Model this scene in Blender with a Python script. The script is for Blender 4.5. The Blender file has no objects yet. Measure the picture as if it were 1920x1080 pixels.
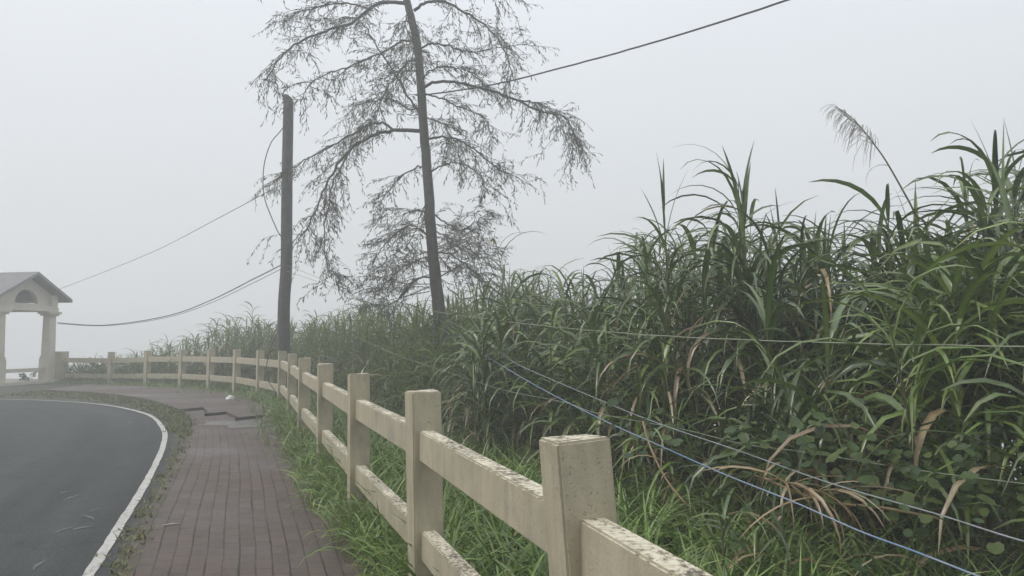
import bpy, bmesh, math, random
import numpy as np
from mathutils import Vector, Matrix

R = math.radians
random.seed(7)
RG = np.random.default_rng(11)
scene = bpy.context.scene
COL = scene.collection

# ------------------------------------------------------------------ camera
FPX, EYE = 1400.0, 1.43
PITCH = math.atan(96 / FPX)
cam_d = bpy.data.cameras.new('camera')
cam = bpy.data.objects.new('camera', cam_d)
COL.objects.link(cam)
cam.location = (0, 0, EYE)
cam.rotation_euler = (R(90) + PITCH, 0, 0)
cam_d.sensor_width = 36
cam_d.lens = 36 * FPX / 1920
cam_d.clip_start = 0.05
cam_d.clip_end = 3000
scene.camera = cam


def at(px, py, Y):
    """the place a distance Y ahead whose bearing and elevation were read off the photograph"""
    u = (px - 960) / FPX
    v = (540 - py) / FPX
    c, s = math.cos(PITCH), math.sin(PITCH)
    d = Vector((u, c - v * s, s + v * c))
    d *= Y / d.y
    return Vector((d.x, d.y, d.z + EYE))


# ------------------------------------------------------------------ helpers
def link(name, me, mat=None, parent=None):
    o = bpy.data.objects.new(name, me)
    COL.objects.link(o)
    if mat is not None and me is not None:
        me.materials.append(mat)
    if parent is not None:
        o.parent = parent
    return o


def tag(o, label=None, cat=None, group=None, kind=None):
    if label: o['label'] = label
    if cat: o['category'] = cat
    if group: o['group'] = group
    if kind: o['kind'] = kind
    return o


def empty(name, loc=(0, 0, 0), rz=0):
    o = bpy.data.objects.new(name, None)
    o.empty_display_size = 0.2
    COL.objects.link(o)
    o.location = loc
    o.rotation_euler = (0, 0, rz)
    return o


def np_mesh(name, V, Q, col=None, mat=None, parent=None, smooth=True):
    V = np.asarray(V, dtype=np.float32)
    Q = np.asarray(Q, dtype=np.int32)
    me = bpy.data.meshes.new(name)
    me.vertices.add(len(V))
    me.vertices.foreach_set('co', V.ravel())
    k = Q.shape[1]
    me.loops.add(k * len(Q))
    me.loops.foreach_set('vertex_index', Q.ravel())
    me.polygons.add(len(Q))
    me.polygons.foreach_set('loop_start', np.arange(0, k * len(Q), k, dtype=np.int32))
    if smooth:
        me.polygons.foreach_set('use_smooth', np.ones(len(Q), dtype=bool))
    me.update(calc_edges=True)
    if col is not None:
        a = me.attributes.new('tint', 'FLOAT_COLOR', 'POINT')
        c4 = np.ones((len(V), 4), dtype=np.float32)
        c4[:, :3] = col
        a.data.foreach_set('color', c4.ravel())
    me.validate()
    return link(name, me, mat, parent)


class MB:
    """plain mesh collector (verts + polygons)"""
    def __init__(s):
        s.v, s.f = [], []

    def add(s, vs, fs):
        n = len(s.v)
        s.v += [tuple(p) for p in vs]
        s.f += [tuple(i + n for i in f) for f in fs]

    def box(s, c, size, M=None):
        cx, cy, cz = c
        hx, hy, hz = size[0] / 2, size[1] / 2, size[2] / 2
        vs = [Vector((cx + a * hx, cy + b * hy, cz + d * hz)) for a in (-1, 1) for b in (-1, 1) for d in (-1, 1)]
        if M is not None: vs = [M @ p for p in vs]
        s.add(vs, [(0, 1, 3, 2), (4, 6, 7, 5), (0, 4, 5, 1), (2, 3, 7, 6), (0, 2, 6, 4), (1, 5, 7, 3)])

    def tube(s, pts, rad, n=6, cap=True):
        pts = [Vector(p) for p in pts]
        if not hasattr(rad, '__len__'): rad = [rad] * len(pts)
        vs, fs = [], []
        ref = None
        for i, p in enumerate(pts):
            t = (pts[min(i + 1, len(pts) - 1)] - pts[max(i - 1, 0)])
            if t.length < 1e-9: t = Vector((0, 0, 1))
            t.normalize()
            if ref is None:
                ref = Vector((1, 0, 0)) if abs(t.x) < .8 else Vector((0, 1, 0))
            a = t.cross(ref).normalized()
            ref = a.cross(t).normalized()
            for k in range(n):
                q = 2 * math.pi * k / n
                vs.append(p + (a * math.cos(q) + ref * math.sin(q)) * rad[i])
        for i in range(len(pts) - 1):
            for k in range(n):
                k2 = (k + 1) % n
                fs.append((i * n + k, i * n + k2, (i + 1) * n + k2, (i + 1) * n + k))
        if cap:
            fs.append(tuple(range(n - 1, -1, -1)))
            fs.append(tuple(range((len(pts) - 1) * n, len(pts) * n)))
        s.add(vs, fs)

    def build(s, name, mat, parent=None, smooth=False, bevel=0):
        me = bpy.data.meshes.new(name)
        me.from_pydata(s.v, [], s.f)
        if bevel:
            bm = bmesh.new(); bm.from_mesh(me)
            bmesh.ops.recalc_face_normals(bm, faces=bm.faces)
            bmesh.ops.bevel(bm, geom=[e for e in bm.edges], offset=bevel, segments=2, affect='EDGES', clamp_overlap=True)
            bm.to_mesh(me); bm.free()
        else:
            bm = bmesh.new(); bm.from_mesh(me)
            bmesh.ops.recalc_face_normals(bm, faces=bm.faces)
            bm.to_mesh(me); bm.free()
        if smooth:
            me.polygons.foreach_set('use_smooth', np.ones(len(me.polygons), dtype=bool))
        me.update()
        return link(name, me, mat, parent)


def spline(pts, n=8):
    """Catmull-Rom through the points"""
    P = [Vector(p) for p in pts]
    P = [P[0] * 2 - P[1]] + P + [P[-1] * 2 - P[-2]]
    out = []
    for i in range(1, len(P) - 2):
        for k in range(n):
            t = k / n
            a, b, c, d = P[i - 1], P[i], P[i + 1], P[i + 2]
            out.append(0.5 * ((2 * b) + (c - a) * t + (2 * a - 5 * b + 4 * c - d) * t * t + (3 * b - a - 3 * c + d) * t ** 3))
    out.append(P[-2])
    return out


# ------------------------------------------------------------------ materials
def new_mat(name):
    m = bpy.data.materials.new(name)
    m.use_nodes = True
    nt = m.node_tree
    for n in list(nt.nodes): nt.nodes.remove(n)
    out = nt.nodes.new('ShaderNodeOutputMaterial')
    b = nt.nodes.new('ShaderNodeBsdfPrincipled')
    nt.links.new(b.outputs[0], out.inputs['Surface'])
    return m, nt, b, out


def N(nt, typ, **kw):
    n = nt.nodes.new(typ)
    for k, v in kw.items(): setattr(n, k, v)
    return n


def noise(nt, scale, detail=4, rough=.6, vec=None):
    n = N(nt, 'ShaderNodeTexNoise')
    n.inputs['Scale'].default_value = scale
    n.inputs['Detail'].default_value = detail
    n.inputs['Roughness'].default_value = rough
    if vec is not None: nt.links.new(vec, n.inputs['Vector'])
    return n.outputs['Fac']


def ramp(nt, fac, stops):
    r = N(nt, 'ShaderNodeValToRGB')
    e = r.color_ramp.elements
    while len(e) < len(stops): e.new(.5)
    for i, (p, c) in enumerate(stops):
        e[i].position = p
        e[i].color = (*c, 1) if hasattr(c, '__len__') else (c, c, c, 1)
    nt.links.new(fac, r.inputs[0])
    return r.outputs[0]


def mixc(nt, fac, a, b, mode='MIX'):
    m = N(nt, 'ShaderNodeMix', data_type='RGBA', blend_type=mode)
    for i, v in ((0, fac), (6, a), (7, b)):
        if isinstance(v, (int, float)): m.inputs[i].default_value = v
        elif isinstance(v, tuple): m.inputs[i].default_value = (*v, 1)
        else: nt.links.new(v, m.inputs[i])
    return m.outputs[2]


def math_(nt, op, a, b=0.0):
    m = N(nt, 'ShaderNodeMath', operation=op)
    for i, v in ((0, a), (1, b)):
        if isinstance(v, (int, float)): m.inputs[i].default_value = v
        else: nt.links.new(v, m.inputs[i])
    return m.outputs[0]


def bump(nt, b, h, strength, dist=.01):
    n = N(nt, 'ShaderNodeBump')
    n.inputs['Strength'].default_value = strength
    n.inputs['Distance'].default_value = dist
    nt.links.new(h, n.inputs['Height'])
    nt.links.new(n.outputs[0], b.inputs['Normal'])


def coords(nt, kind='Object'):
    return N(nt, 'ShaderNodeTexCoord').outputs[kind]


def simple_mat(name, c1, c2, scale=6, rough=.7, bs=.2, bd=.01):
    m, nt, b, o = new_mat(name)
    v = coords(nt)
    f = noise(nt, scale, 6, .65, v)
    nt.links.new(ramp(nt, f, [(.3, c1), (.7, c2)]), b.inputs['Base Color'])
    b.inputs['Roughness'].default_value = rough
    bump(nt, b, noise(nt, scale * 5, 5, .6, v), bs, bd)
    return m


def leaf_mat(name, trans=.3, rough=.5, spec=.35):
    m, nt, b, o = new_mat(name)
    a = N(nt, 'ShaderNodeAttribute', attribute_name='tint')
    f = noise(nt, 14, 3, .6, coords(nt, 'Object'))
    c = mixc(nt, 1.0, a.outputs['Color'], ramp(nt, f, [(.25, .7), (.75, 1.25)]), 'MULTIPLY')
    nt.links.new(c, b.inputs['Base Color'])
    b.inputs['Roughness'].default_value = rough
    b.inputs['Specular IOR Level'].default_value = spec
    t = N(nt, 'ShaderNodeBsdfTranslucent')
    nt.links.new(mixc(nt, 1.0, c, (1.25, 1.25, .75), 'MULTIPLY'), t.inputs[0])
    ms = N(nt, 'ShaderNodeMixShader')
    ms.inputs[0].default_value = trans
    nt.links.new(b.outputs[0], ms.inputs[1])
    nt.links.new(t.outputs[0], ms.inputs[2])
    nt.links.new(ms.outputs[0], o.inputs['Surface'])
    return m


M_leaf = leaf_mat('cane leaf', .12, .31, .8)
M_far = leaf_mat('misty cane leaf', .3, .65, .25)
M_grass = leaf_mat('grass blade', .2, .38, .5)
M_tleaf = leaf_mat('tree leaf', .2, .6, .25)
M_vine = leaf_mat('vine leaf', .2, .45, .4)
M_stem = simple_mat('cane stem', (.055, .07, .02), (.13, .12, .05), 9)
M_dry = simple_mat('dry cane', (.2, .14, .07), (.36, .27, .15), 12)
M_bark = simple_mat('bark', (.06, .056, .05), (.12, .114, .105), 9, .85, .6, .02)
M_pole = simple_mat('pole wood', (.035, .033, .032), (.075, .07, .068), 7, .8, .4, .01)
M_soil = simple_mat('soil', (.02, .026, .012), (.05, .052, .026), 2.2, .95, .8, .05)
M_cable = simple_mat('cable sheath', (.02, .02, .022), (.04, .04, .042), 20, .5, .05)
M_wcable = simple_mat('white cable sheath', (.17, .185, .20), (.32, .34, .36), 18, .45, .1)
M_bcable = simple_mat('blue cable sheath', (.10, .20, .40), (.28, .32, .38), 3, .45, .1)
M_gcable = simple_mat('grey green cable sheath', (.16, .19, .12), (.27, .30, .22), 18, .5, .1)
M_white = simple_mat('white plastic', (.6, .6, .6), (.8, .8, .78), 20, .5, .2)
M_concrete = simple_mat('painted concrete', (.46, .43, .36), (.56, .53, .45), 3, .8, .25)
M_roof = simple_mat('roof sheet', (.13, .13, .13), (.2, .2, .2), 3, .7, .2)
M_step_shade = simple_mat('slab edge shade', (.03, .026, .024), (.07, .06, .055), 9, .9, .3)  # step shadow painted as a dark colour on the slab's front faces


def fence_mat():
    m, nt, b, o = new_mat('cream fence paint')
    v = coords(nt, 'Object')
    base = ramp(nt, noise(nt, 2.2, 6, .6, v), [(.3, (.38, .338, .235)), (.5, (.435, .39, .275)), (.75, (.48, .435, .312))])
    # vertical water stains
    mp = N(nt, 'ShaderNodeMapping'); mp.inputs['Scale'].default_value = (13, 13, 2.6)
    nt.links.new(v, mp.inputs[0])
    st = ramp(nt, noise(nt, 1.0, 5, .65, mp.outputs[0]), [(.42, 1.0), (.72, .76)])
    base = mixc(nt, 1.0, base, st, 'MULTIPLY')
    geo = N(nt, 'ShaderNodeNewGeometry')
    sx = N(nt, 'ShaderNodeSeparateXYZ'); nt.links.new(geo.outputs['Normal'], sx.inputs[0])
    up = ramp(nt, sx.outputs['Z'], [(.55, 0.0), (.8, 1.0)])
    # upward faces: a paler tone with dark lichen flakes
    fl = noise(nt, 42, 6, .72, v)
    cl = noise(nt, 7, 3, .5, v)
    fm = math_(nt, 'ADD', fl, math_(nt, 'MULTIPLY', cl, .35))
    top = ramp(nt, fm, [(.58, (.66, .62, .49)), (.67, (.55, .50, .38)), (.745, (.20, .17, .12)), (.84, (.08, .07, .055))])
    col = mixc(nt, up, base, top)
    # pits and chips on the sides
    vo = N(nt, 'ShaderNodeTexVoronoi'); vo.inputs['Scale'].default_value = 88
    vd = N(nt, 'ShaderNodeVectorMath', operation='MULTIPLY_ADD'); nn = N(nt, 'ShaderNodeTexNoise'); nn.inputs['Scale'].default_value = 40; nn.inputs['Detail'].default_value = 4
    nt.links.new(v, nn.inputs['Vector']); nt.links.new(nn.outputs['Color'], vd.inputs[0]); vd.inputs[1].default_value = (.022, .022, .022); nt.links.new(v, vd.inputs[2])
    nt.links.new(vd.outputs[0], vo.inputs['Vector'])
    pn = noise(nt, 5.5, 4, .65, v)
    pit = math_(nt, 'MULTIPLY', ramp(nt, vo.outputs['Distance'], [(.05, 1.0), (.22, 0.0)]), ramp(nt, pn, [(.50, 0.0), (.60, 1.0)]))
    fine = ramp(nt, noise(nt, 70, 6, .75, v), [(.60, 0.0), (.67, 1.0)])
    fine = math_(nt, 'MULTIPLY', fine, ramp(nt, noise(nt, 3.2, 3, .6, v), [(.45, 0.0), (.6, 1.0)]))
    dirt = math_(nt, 'MAXIMUM', pit, fine)
    col = mixc(nt, math_(nt, 'MULTIPLY', dirt, .78), col, (.13, .11, .075))
    # grey weathering and algae creeping up from the ground
    sp_ = N(nt, 'ShaderNodeSeparateXYZ'); nt.links.new(geo.outputs['Position'], sp_.inputs[0])
    al = math_(nt, 'MULTIPLY', ramp(nt, sp_.outputs['Z'], [(.05, 1.0), (.55, 0.0)]), ramp(nt, noise(nt, 6, 5, .7, v), [(.4, 0.0), (.65, 1.0)]))
    col = mixc(nt, math_(nt, 'MULTIPLY', al, .6), col, (.17, .17, .10))
    gw = ramp(nt, noise(nt, 3.4, 6, .72, geo.outputs['Position']), [(.50, 0.0), (.68, 1.0)])
    col = mixc(nt, math_(nt, 'MULTIPLY', gw, .6), col, (.25, .235, .19))
    nt.links.new(col, b.inputs['Base Color'])
    b.inputs['Roughness'].default_value = .75
    h = math_(nt, 'SUBTRACT', noise(nt, 55, 6, .7, v), math_(nt, 'MULTIPLY', dirt, .9))
    bump(nt, b, h, .55, .006)
    return m


M_fence = fence_mat()


def brick_mat():
    m, nt, b, o = new_mat('brick paving')
    uv = coords(nt, 'UV')
    wob = N(nt, 'ShaderNodeTexNoise'); wob.inputs['Scale'].default_value = 1.6; wob.inputs['Detail'].default_value = 3
    nt.links.new(uv, wob.inputs['Vector'])
    va = N(nt, 'ShaderNodeVectorMath', operation='MULTIPLY_ADD')
    nt.links.new(wob.outputs['Color'], va.inputs[0]); va.inputs[1].default_value = (.03, .03, 0); nt.links.new(uv, va.inputs[2])
    br = N(nt, 'ShaderNodeTexBrick'); br.offset = .5
    br.inputs['Scale'].default_value = 1
    br.inputs['Brick Width'].default_value = .21
    br.inputs['Row Height'].default_value = .105
    br.inputs['Mortar Size'].default_value = .007
    br.inputs['Mortar Smooth'].default_value = .35
    br.inputs['Bias'].default_value = 0
    br.inputs['Color1'].default_value = (.082, .061, .050, 1)
    br.inputs['Color2'].default_value = (.122, .092, .076, 1)
    br.inputs['Mortar'].default_value = (.02, .018, .015, 1)
    nt.links.new(va.outputs[0], br.inputs['Vector'])
    # long joints always show, cross joints are half filled
    plain = mixc(nt, ramp(nt, noise(nt, 3, 5, .6, uv), [(.3, 0.0), (.7, 1.0)]), (.088, .066, .054), (.114, .087, .072))
    gate = ramp(nt, noise(nt, 2.3, 4, .7, uv), [(.33, .18), (.60, .9)])
    col = mixc(nt, gate, plain, br.outputs['Color'])
    # continuous length joints
    sp = N(nt, 'ShaderNodeSeparateXYZ'); nt.links.new(va.outputs[0], sp.inputs[0])
    fr = math_(nt, 'FRACT', math_(nt, 'DIVIDE', sp.outputs['Y'], .105))
    dd = math_(nt, 'ABSOLUTE', math_(nt, 'SUBTRACT', fr, .5))
    mp = N(nt, 'ShaderNodeMapping'); mp.inputs['Scale'].default_value = (1.1, 9, 1)
    nt.links.new(uv, mp.inputs[0])
    wv = noise(nt, 1.0, 4, .7, mp.outputs[0])
    thr = math_(nt, 'SUBTRACT', .505, math_(nt, 'MULTIPLY', ramp(nt, wv, [(.44, .03), (.72, 1.0)]), .11))
    jl = math_(nt, 'GREATER_THAN', dd, thr)
    col = mixc(nt, math_(nt, 'MULTIPLY', jl, .85), col, (.018, .017, .014))
    # moss and soil creeping in from the kerb side, single stained bricks
    mo = math_(nt, 'MULTIPLY', ramp(nt, sp.outputs['Y'], [(.0, 1.0), (.22, 0.0)]), ramp(nt, noise(nt, 9, 5, .7, uv), [(.42, 0.0), (.6, 1.0)]))
    col = mixc(nt, math_(nt, 'MULTIPLY', mo, .75), col, (.045, .052, .022))
    stn = ramp(nt, noise(nt, 4.2, 5, .75, uv), [(.30, .62), (.46, 1.0), (.62, 1.0), (.78, 1.25)])
    col = mixc(nt, 1.0, col, stn, 'MULTIPLY')
    # damp patches and worn dust
    big = noise(nt, .55, 4, .6, uv)
    col = mixc(nt, 1.0, col, ramp(nt, big, [(.3, (.80, .82, .86)), (.7, (1.12, 1.08, 1.04))]), 'MULTIPLY')
    spk = ramp(nt, noise(nt, 90, 3, .7, uv), [(.35, .86), (.65, 1.14)])
    col = mixc(nt, 1.0, col, spk, 'MULTIPLY')
    nt.links.new(col, b.inputs['Base Color'])
    nt.links.new(ramp(nt, big, [(.3, .38), (.6, .72)]), b.inputs['Roughness'])
    b.inputs['Specular IOR Level'].default_value = .35
    h = math_(nt, 'SUBTRACT', noise(nt, 60, 4, .7, uv), math_(nt, 'MULTIPLY', jl, 1.2))
    bump(nt, b, h, .5, .006)
    return m


M_brick = brick_mat()


def asphalt_mat():
    m, nt, b, o = new_mat('asphalt')
    v = coords(nt, 'Object')
    big = noise(nt, .35, 5, .6, v)
    c = ramp(nt, big, [(.3, (.030, .035, .034)), (.7, (.054, .060, .057))])
    sp = ramp(nt, noise(nt, 55, 4, .85, v), [(.3, .5), (.55, 1.05), (.72, 2.6)])
    c = mixc(nt, 1.0, c, sp, 'MULTIPLY')
    ck = N(nt, 'ShaderNodeTexVoronoi', feature='DISTANCE_TO_EDGE'); ck.inputs['Scale'].default_value = .42
    cw = N(nt, 'ShaderNodeVectorMath', operation='MULTIPLY_ADD'); cn = N(nt, 'ShaderNodeTexNoise'); cn.inputs['Scale'].default_value = 1.3; cn.inputs['Detail'].default_value = 6
    nt.links.new(v, cn.inputs['Vector']); nt.links.new(cn.outputs['Color'], cw.inputs[0]); cw.inputs[1].default_value = (1.4, 1.4, 0); nt.links.new(v, cw.inputs[2])
    nt.links.new(cw.outputs[0], ck.inputs['Vector'])
    crk = math_(nt, 'MULTIPLY', ramp(nt, ck.outputs['Distance'], [(.003, 1.0), (.008, 0.0)]), ramp(nt, noise(nt, .6, 3, .6, v), [(.48, 0.0), (.58, 1.0)]))
    c = mixc(nt, math_(nt, 'MULTIPLY', crk, .6), c, (.012, .013, .013))
    um = N(nt, 'ShaderNodeMapping'); um.inputs['Scale'].default_value = (.12, 1.5, 1)
    nt.links.new(coords(nt, 'UV'), um.inputs[0])
    c = mixc(nt, 1.0, c, ramp(nt, noise(nt, 1.0, 4, .6, um.outputs[0]), [(.35, .72), (.65, 1.28)]), 'MULTIPLY')
    md = ramp(nt, noise(nt, 1.9, 6, .7, v), [(.25, .78), (.5, 1.0), (.75, 1.16)])
    c = mixc(nt, 1.0, c, md, 'MULTIPLY')
    nt.links.new(c, b.inputs['Base Color'])
    nt.links.new(ramp(nt, big, [(.3, .68), (.7, .85)]), b.inputs['Roughness'])
    b.inputs['Specular IOR Level'].default_value = .3
    bump(nt, b, noise(nt, 110, 4, .8, v), .5, .006)
    return m


M_asphalt = asphalt_mat()


def line_mat():
    m, nt, b, o = new_mat('road line paint')
    v = coords(nt, 'Object')
    w = noise(nt, 26, 6, .75, v)
    w2 = noise(nt, 1.7, 4, .6, v)
    f = math_(nt, 'ADD', w, math_(nt, 'MULTIPLY', w2, .3))
    nt.links.new(ramp(nt, f, [(.50, (.55, .54, .50)), (.74, (.40, .39, .36)), (.82, (.13, .13, .12))]), b.inputs['Base Color'])
    b.inputs['Roughness'].default_value = .6
    bump(nt, b, w, .3, .004)
    return m


M_line = line_mat()
M_verge = simple_mat('mossy shoulder', (.034, .042, .024), (.068, .072, .046), 3, .9, .6, .015)
M_scuff = simple_mat('worn road scuff', (.07, .075, .07), (.16, .165, .16), 30, .7, .2)
M_patch = simple_mat('cement patch', (.07, .058, .053), (.10, .086, .08), 5, .24, .2)

# ------------------------------------------------------------------ fence line and ground
# posts: bearing of the post in the photograph, distance ahead, top in the photograph, lean (image degrees)
POSTS = [(1074, 2.10, 819, 4.5), (793, 4.03, 732, 1.6), (674, 6.05, 700, .6), (611, 8.35, 682, .4), (572, 10.9, 671, 0),
         (549, 13.4, 663, 0), (530, 15.9, 658, 0), (489, 17.9, 657, 0), (445, 19.6, 655, 0), (396, 21.0, 655, 0),
         (343, 22.2, 655, 0), (278, 23.4, 657, 0), (210, 24.4, 660, 0)]
fpts = [(at(px, 636, Y).x + math.sin(R(l)) * 1.15, Y) for px, Y, t, l in POSTS]
FENCE = [(2.0, -3.3), (.84, .12)] + fpts + [(-15.0, 25.0), (-18.2, 27.2), (-40, 28), (-600, 28)]
FENCE = [(6.0, -15.0), (150, -420)][::-1] + FENCE
FA = np.array(FENCE)


def fence_dist(x, y):
    """signed distance to the fence line: positive behind it (the vegetated side)"""
    P = np.stack([np.asarray(x, float).ravel(), np.asarray(y, float).ravel()], 1)
    best = np.full(len(P), 1e9); sg = np.ones(len(P)); 
    for a, b in zip(FA[:-1], FA[1:]):
        d = b - a; L2 = d @ d
        t = np.clip(((P - a) @ d) / L2, 0, 1)
        q = P - (a + t[:, None] * d)
        dist = np.hypot(q[:, 0], q[:, 1])
        cr = d[0] * (P[:, 1] - a[1]) - d[1] * (P[:, 0] - a[0])
        m = dist < best
        best[m] = dist[m]; sg[m] = np.where(cr[m] < 0, 1, -1)
    return (best * sg).reshape(np.shape(x))


def lip(x):
    return np.clip(np.interp(x, [-12.5, -8.5, -5, 0, 3], [.55, 1.6, 4.2, 6.0, 6.6]), .55, 6.6)


def gz(x, y):
    x = np.asarray(x, float); y = np.asarray(y, float)
    d = fence_dist(x, y)
    l0 = lip(x)
    z = np.where(d > l0, -np.minimum((d - l0) * .75, 34), 0.0)
    z = np.where((d > 0) & (d <= l0), -.05 * np.clip(d, 0, 1.5), z - np.where(d > l0, .075, 0))
    z = np.where(d < -26, -np.minimum((-26 - d) * .5, 34), z)
    return z


# ground sheet
gx = np.concatenate([np.linspace(-420, -32, 24), np.linspace(-30, 14, 140), np.linspace(16, 420, 24)])
gy = np.concatenate([np.linspace(-420, -9, 22), np.linspace(-8, 36, 140), np.linspace(38, 420, 24)])
XX, YY = np.meshgrid(gx, gy)
ZZ = gz(XX, YY)
dd = fence_dist(XX, YY)
ZZ += np.where(dd > .4, RG.normal(0, .03, XX.shape), 0)
V = np.stack([XX.ravel(), YY.ravel(), ZZ.ravel()], 1)
nx, ny = len(gx), len(gy)
ii = (np.arange(ny - 1)[:, None] * nx + np.arange(nx - 1)[None, :]).ravel()
Q = np.stack([ii, ii + 1, ii + nx + 1, ii + nx], 1)
tag(np_mesh('ground', V, Q, mat=M_soil), kind='structure')

# road line in plan
LINE = [(150, -420), (6, -15.5), (.9, -4.5), (-.35, -1.5), (-1.12, .6), (-1.83, 2.5), (-2.56, 4.51), (-3.07, 5.9), (-3.82, 7.9), (-4.79, 10.3), (-5.7, 12.2), (-7.05, 14.4),
        (-8.98, 16.4), (-10.9, 17.5), (-12.8, 17.95), (-16, 18.2), (-24, 18.0), (-40, 17)]
LINE = LINE[2:]
PL = [(-.15, -1.5), (-.95, .6), (-1.62, 2.5), (-2.33, 4.5), (-2.85, 5.82), (-3.70, 8.2), (-4.48, 10.3), (-5.62, 13), (-6.65, 14.9), (-8.6, 17.5), (-10.8, 19.4), (-12.8, 20.4)]
PR = [(1.15, -1.5), (.45, .6), (-.18, 2.5), (-.85, 4.5), (-1.38, 6.18), (-2.28, 8.4), (-3.0, 10.3), (-4.0, 13), (-4.75, 15.2), (-6.7, 18.6), (-9.2, 21.0), (-12.8, 22.9)]


def v2(l, z=0): return [Vector((a, b, z)) for a, b in l]


def left_of(curve, dist):
    out = []
    for i, p in enumerate(curve):
        t = (curve[min(i + 1, len(curve) - 1)] - curve[max(i - 1, 0)]).normalized()
        out.append(p + Vector((-t.y, t.x, 0)) * dist)
    return out


def strip(name, A, B, z, mat, nacross=8, kind='structure', jit=0):
    vs, fs, uvs = [], [], []
    u = 0
    for i, (a, b) in enumerate(zip(A, B)):
        if i: u += ((a + b) / 2 - (A[i - 1] + B[i - 1]) / 2).length
        w = (b - a).length
        for k in range(nacross + 1):
            p = a.lerp(b, k / nacross)
            if jit and k in (0, nacross): p = p + Vector((random.gauss(0, jit), random.gauss(0, jit), 0))
            vs.append((p.x, p.y, z)); uvs.append((u, w * k / nacross))
    n = nacross + 1
    for i in range(len(A) - 1):
        for k in range(nacross):
            fs.append((i * n + k, i * n + k + 1, (i + 1) * n + k + 1, (i + 1) * n + k))
    me = bpy.data.meshes.new(name); me.from_pydata(vs, [], fs)
    uvl = me.uv_layers.new(name='UVMap')
    for lp in me.loops: uvl.data[lp.index].uv = uvs[lp.vertex_index]
    bm = bmesh.new(); bm.from_mesh(me); bmesh.ops.recalc_face_normals(bm, faces=bm.faces)
    if bm.faces[0].normal.z < 0 if not bm.faces.ensure_lookup_table() else False: bmesh.ops.reverse_faces(bm, faces=bm.faces)
    bm.to_mesh(me); bm.free()
    return tag(link(name, me, mat), kind=kind)


lc = spline(v2(LINE), 14)
roadL = left_of(lc, 7.2)
strip('road', roadL, left_of(lc, -.16), .004, M_asphalt, 10)
strip('road_line', left_of(lc, -.004), left_of(lc, -.074), .010, M_line, 2, jit=.002)
pl, pr = spline(v2(PL), 12), spline(v2(PR), 12)
strip('path', pl, pr, .012, M_brick, 8)
# shoulder between the road line and the bricks
n_sh = len(pl)
sh_r = [p for p in pl]
sh_l = []
for p in pl:
    q = min(lc, key=lambda c: (c - p).length)
    sh_l.append(q)
# add the far shoulder in front of the shelter
strip('verge', left_of(sh_l, -.155) if False else [q + (p - q).normalized() * .15 for p, q in zip(sh_r, sh_l)], [p + (p - q).normalized() * .12 for p, q in zip(sh_r, sh_l)], .0075, M_verge, 4)
ap_a = [Vector((x, y, 0)) for x, y in [(-12.75, 18.0), (-14, 18.12), (-17, 18.2), (-22, 18.1)]]
ap_b = [Vector((x, y, 0)) for x, y in [(-12.75, 24.2), (-15, 25.1), (-18.2, 26.8), (-22, 27)]]
strip('shoulder_ground', ap_a, ap_b, .0055, M_verge, 4)

# raised far slab of the path with a stepped broken edge
stepp = [(337, 769), (381, 765.5), (390, 774), (383, 777.5), (424, 774), (446, 784), (441, 785.5), (489, 780.5)]


def ground_at(px, py, z=0):
    u = (px - 960) / FPX; v = (540 - py) / FPX
    c, s = math.cos(PITCH), math.sin(PITCH)
    d = Vector((u, c - v * s, s + v * c))
    k = (z - EYE) / d.z
    return Vector((d.x * k, d.y * k, 0))


sl = [ground_at(px, py + 2, .02) for px, py in stepp]
ymin_l, ymin_r = sl[0].y, sl[-1].y
bl = [p for p in pl if p.y > ymin_l + .25]
brr = [p for p in pr if p.y > ymin_r + .25]
poly = sl + brr + bl[::-1]
bm = bmesh.new()
vs = [bm.verts.new((p.x, p.y, .06)) for p in poly]
f = bm.faces.new(vs)
if f.normal.z < 0: f.normal_flip()
f.normal_update()
if f.normal.z < 0: bmesh.ops.reverse_faces(bm, faces=[f])
uvl = bm.loops.layers.uv.new('UVMap')
for lp in f.loops:
    i = vs.index(lp.vert); p = poly[i]
    lp[uvl].uv = (p.x * -.75 + p.y * .66, p.x * .66 + p.y * .75)
ext = bmesh.ops.extrude_face_region(bm, geom=[f])
for e in ext['geom']:
    if isinstance(e, bmesh.types.BMVert): e.co.z = .062
for v in vs: v.co.z = .0
bmesh.ops.triangulate(bm, faces=[q for q in bm.faces if len(q.verts) > 4])
bmesh.ops.recalc_face_normals(bm, faces=bm.faces)
me = bpy.data.meshes.new('path_slab'); bm.to_mesh(me); bm.free()
me.materials.append(M_brick); me.materials.append(M_step_shade)
for p in me.polygons:
    if abs(p.normal.z) < .5 and min((Vector((p.center.x, p.center.y, 0)) - (sl[k] + sl[k + 1]) / 2).length for k in range(len(sl) - 1)) < .05: p.material_index = 1
tag(link('path_slab', me), kind='structure')


def blob_sheet(name, c, rx, ry, rot, z, mat, n=26, rough=.25):
    vs = []
    for k in range(n):
        a = 2 * math.pi * k / n
        r = 1 + random.uniform(-rough, rough)
        x, y = rx * r * math.cos(a), ry * r * math.sin(a)
        vs.append((c.x + x * math.cos(rot) - y * math.sin(rot), c.y + x * math.sin(rot) + y * math.cos(rot), z))
    me = bpy.data.meshes.new(name); me.from_pydata(vs, [], [tuple(range(n))])
    return tag(link(name, me, mat), kind='structure')


blob_sheet('path_patch', ground_at(438, 794), .55, .36, .1, .016, M_patch)
blob_sheet('path_patch', ground_at(482, 800), .55, .30, .2, .0165, M_patch)
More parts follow.
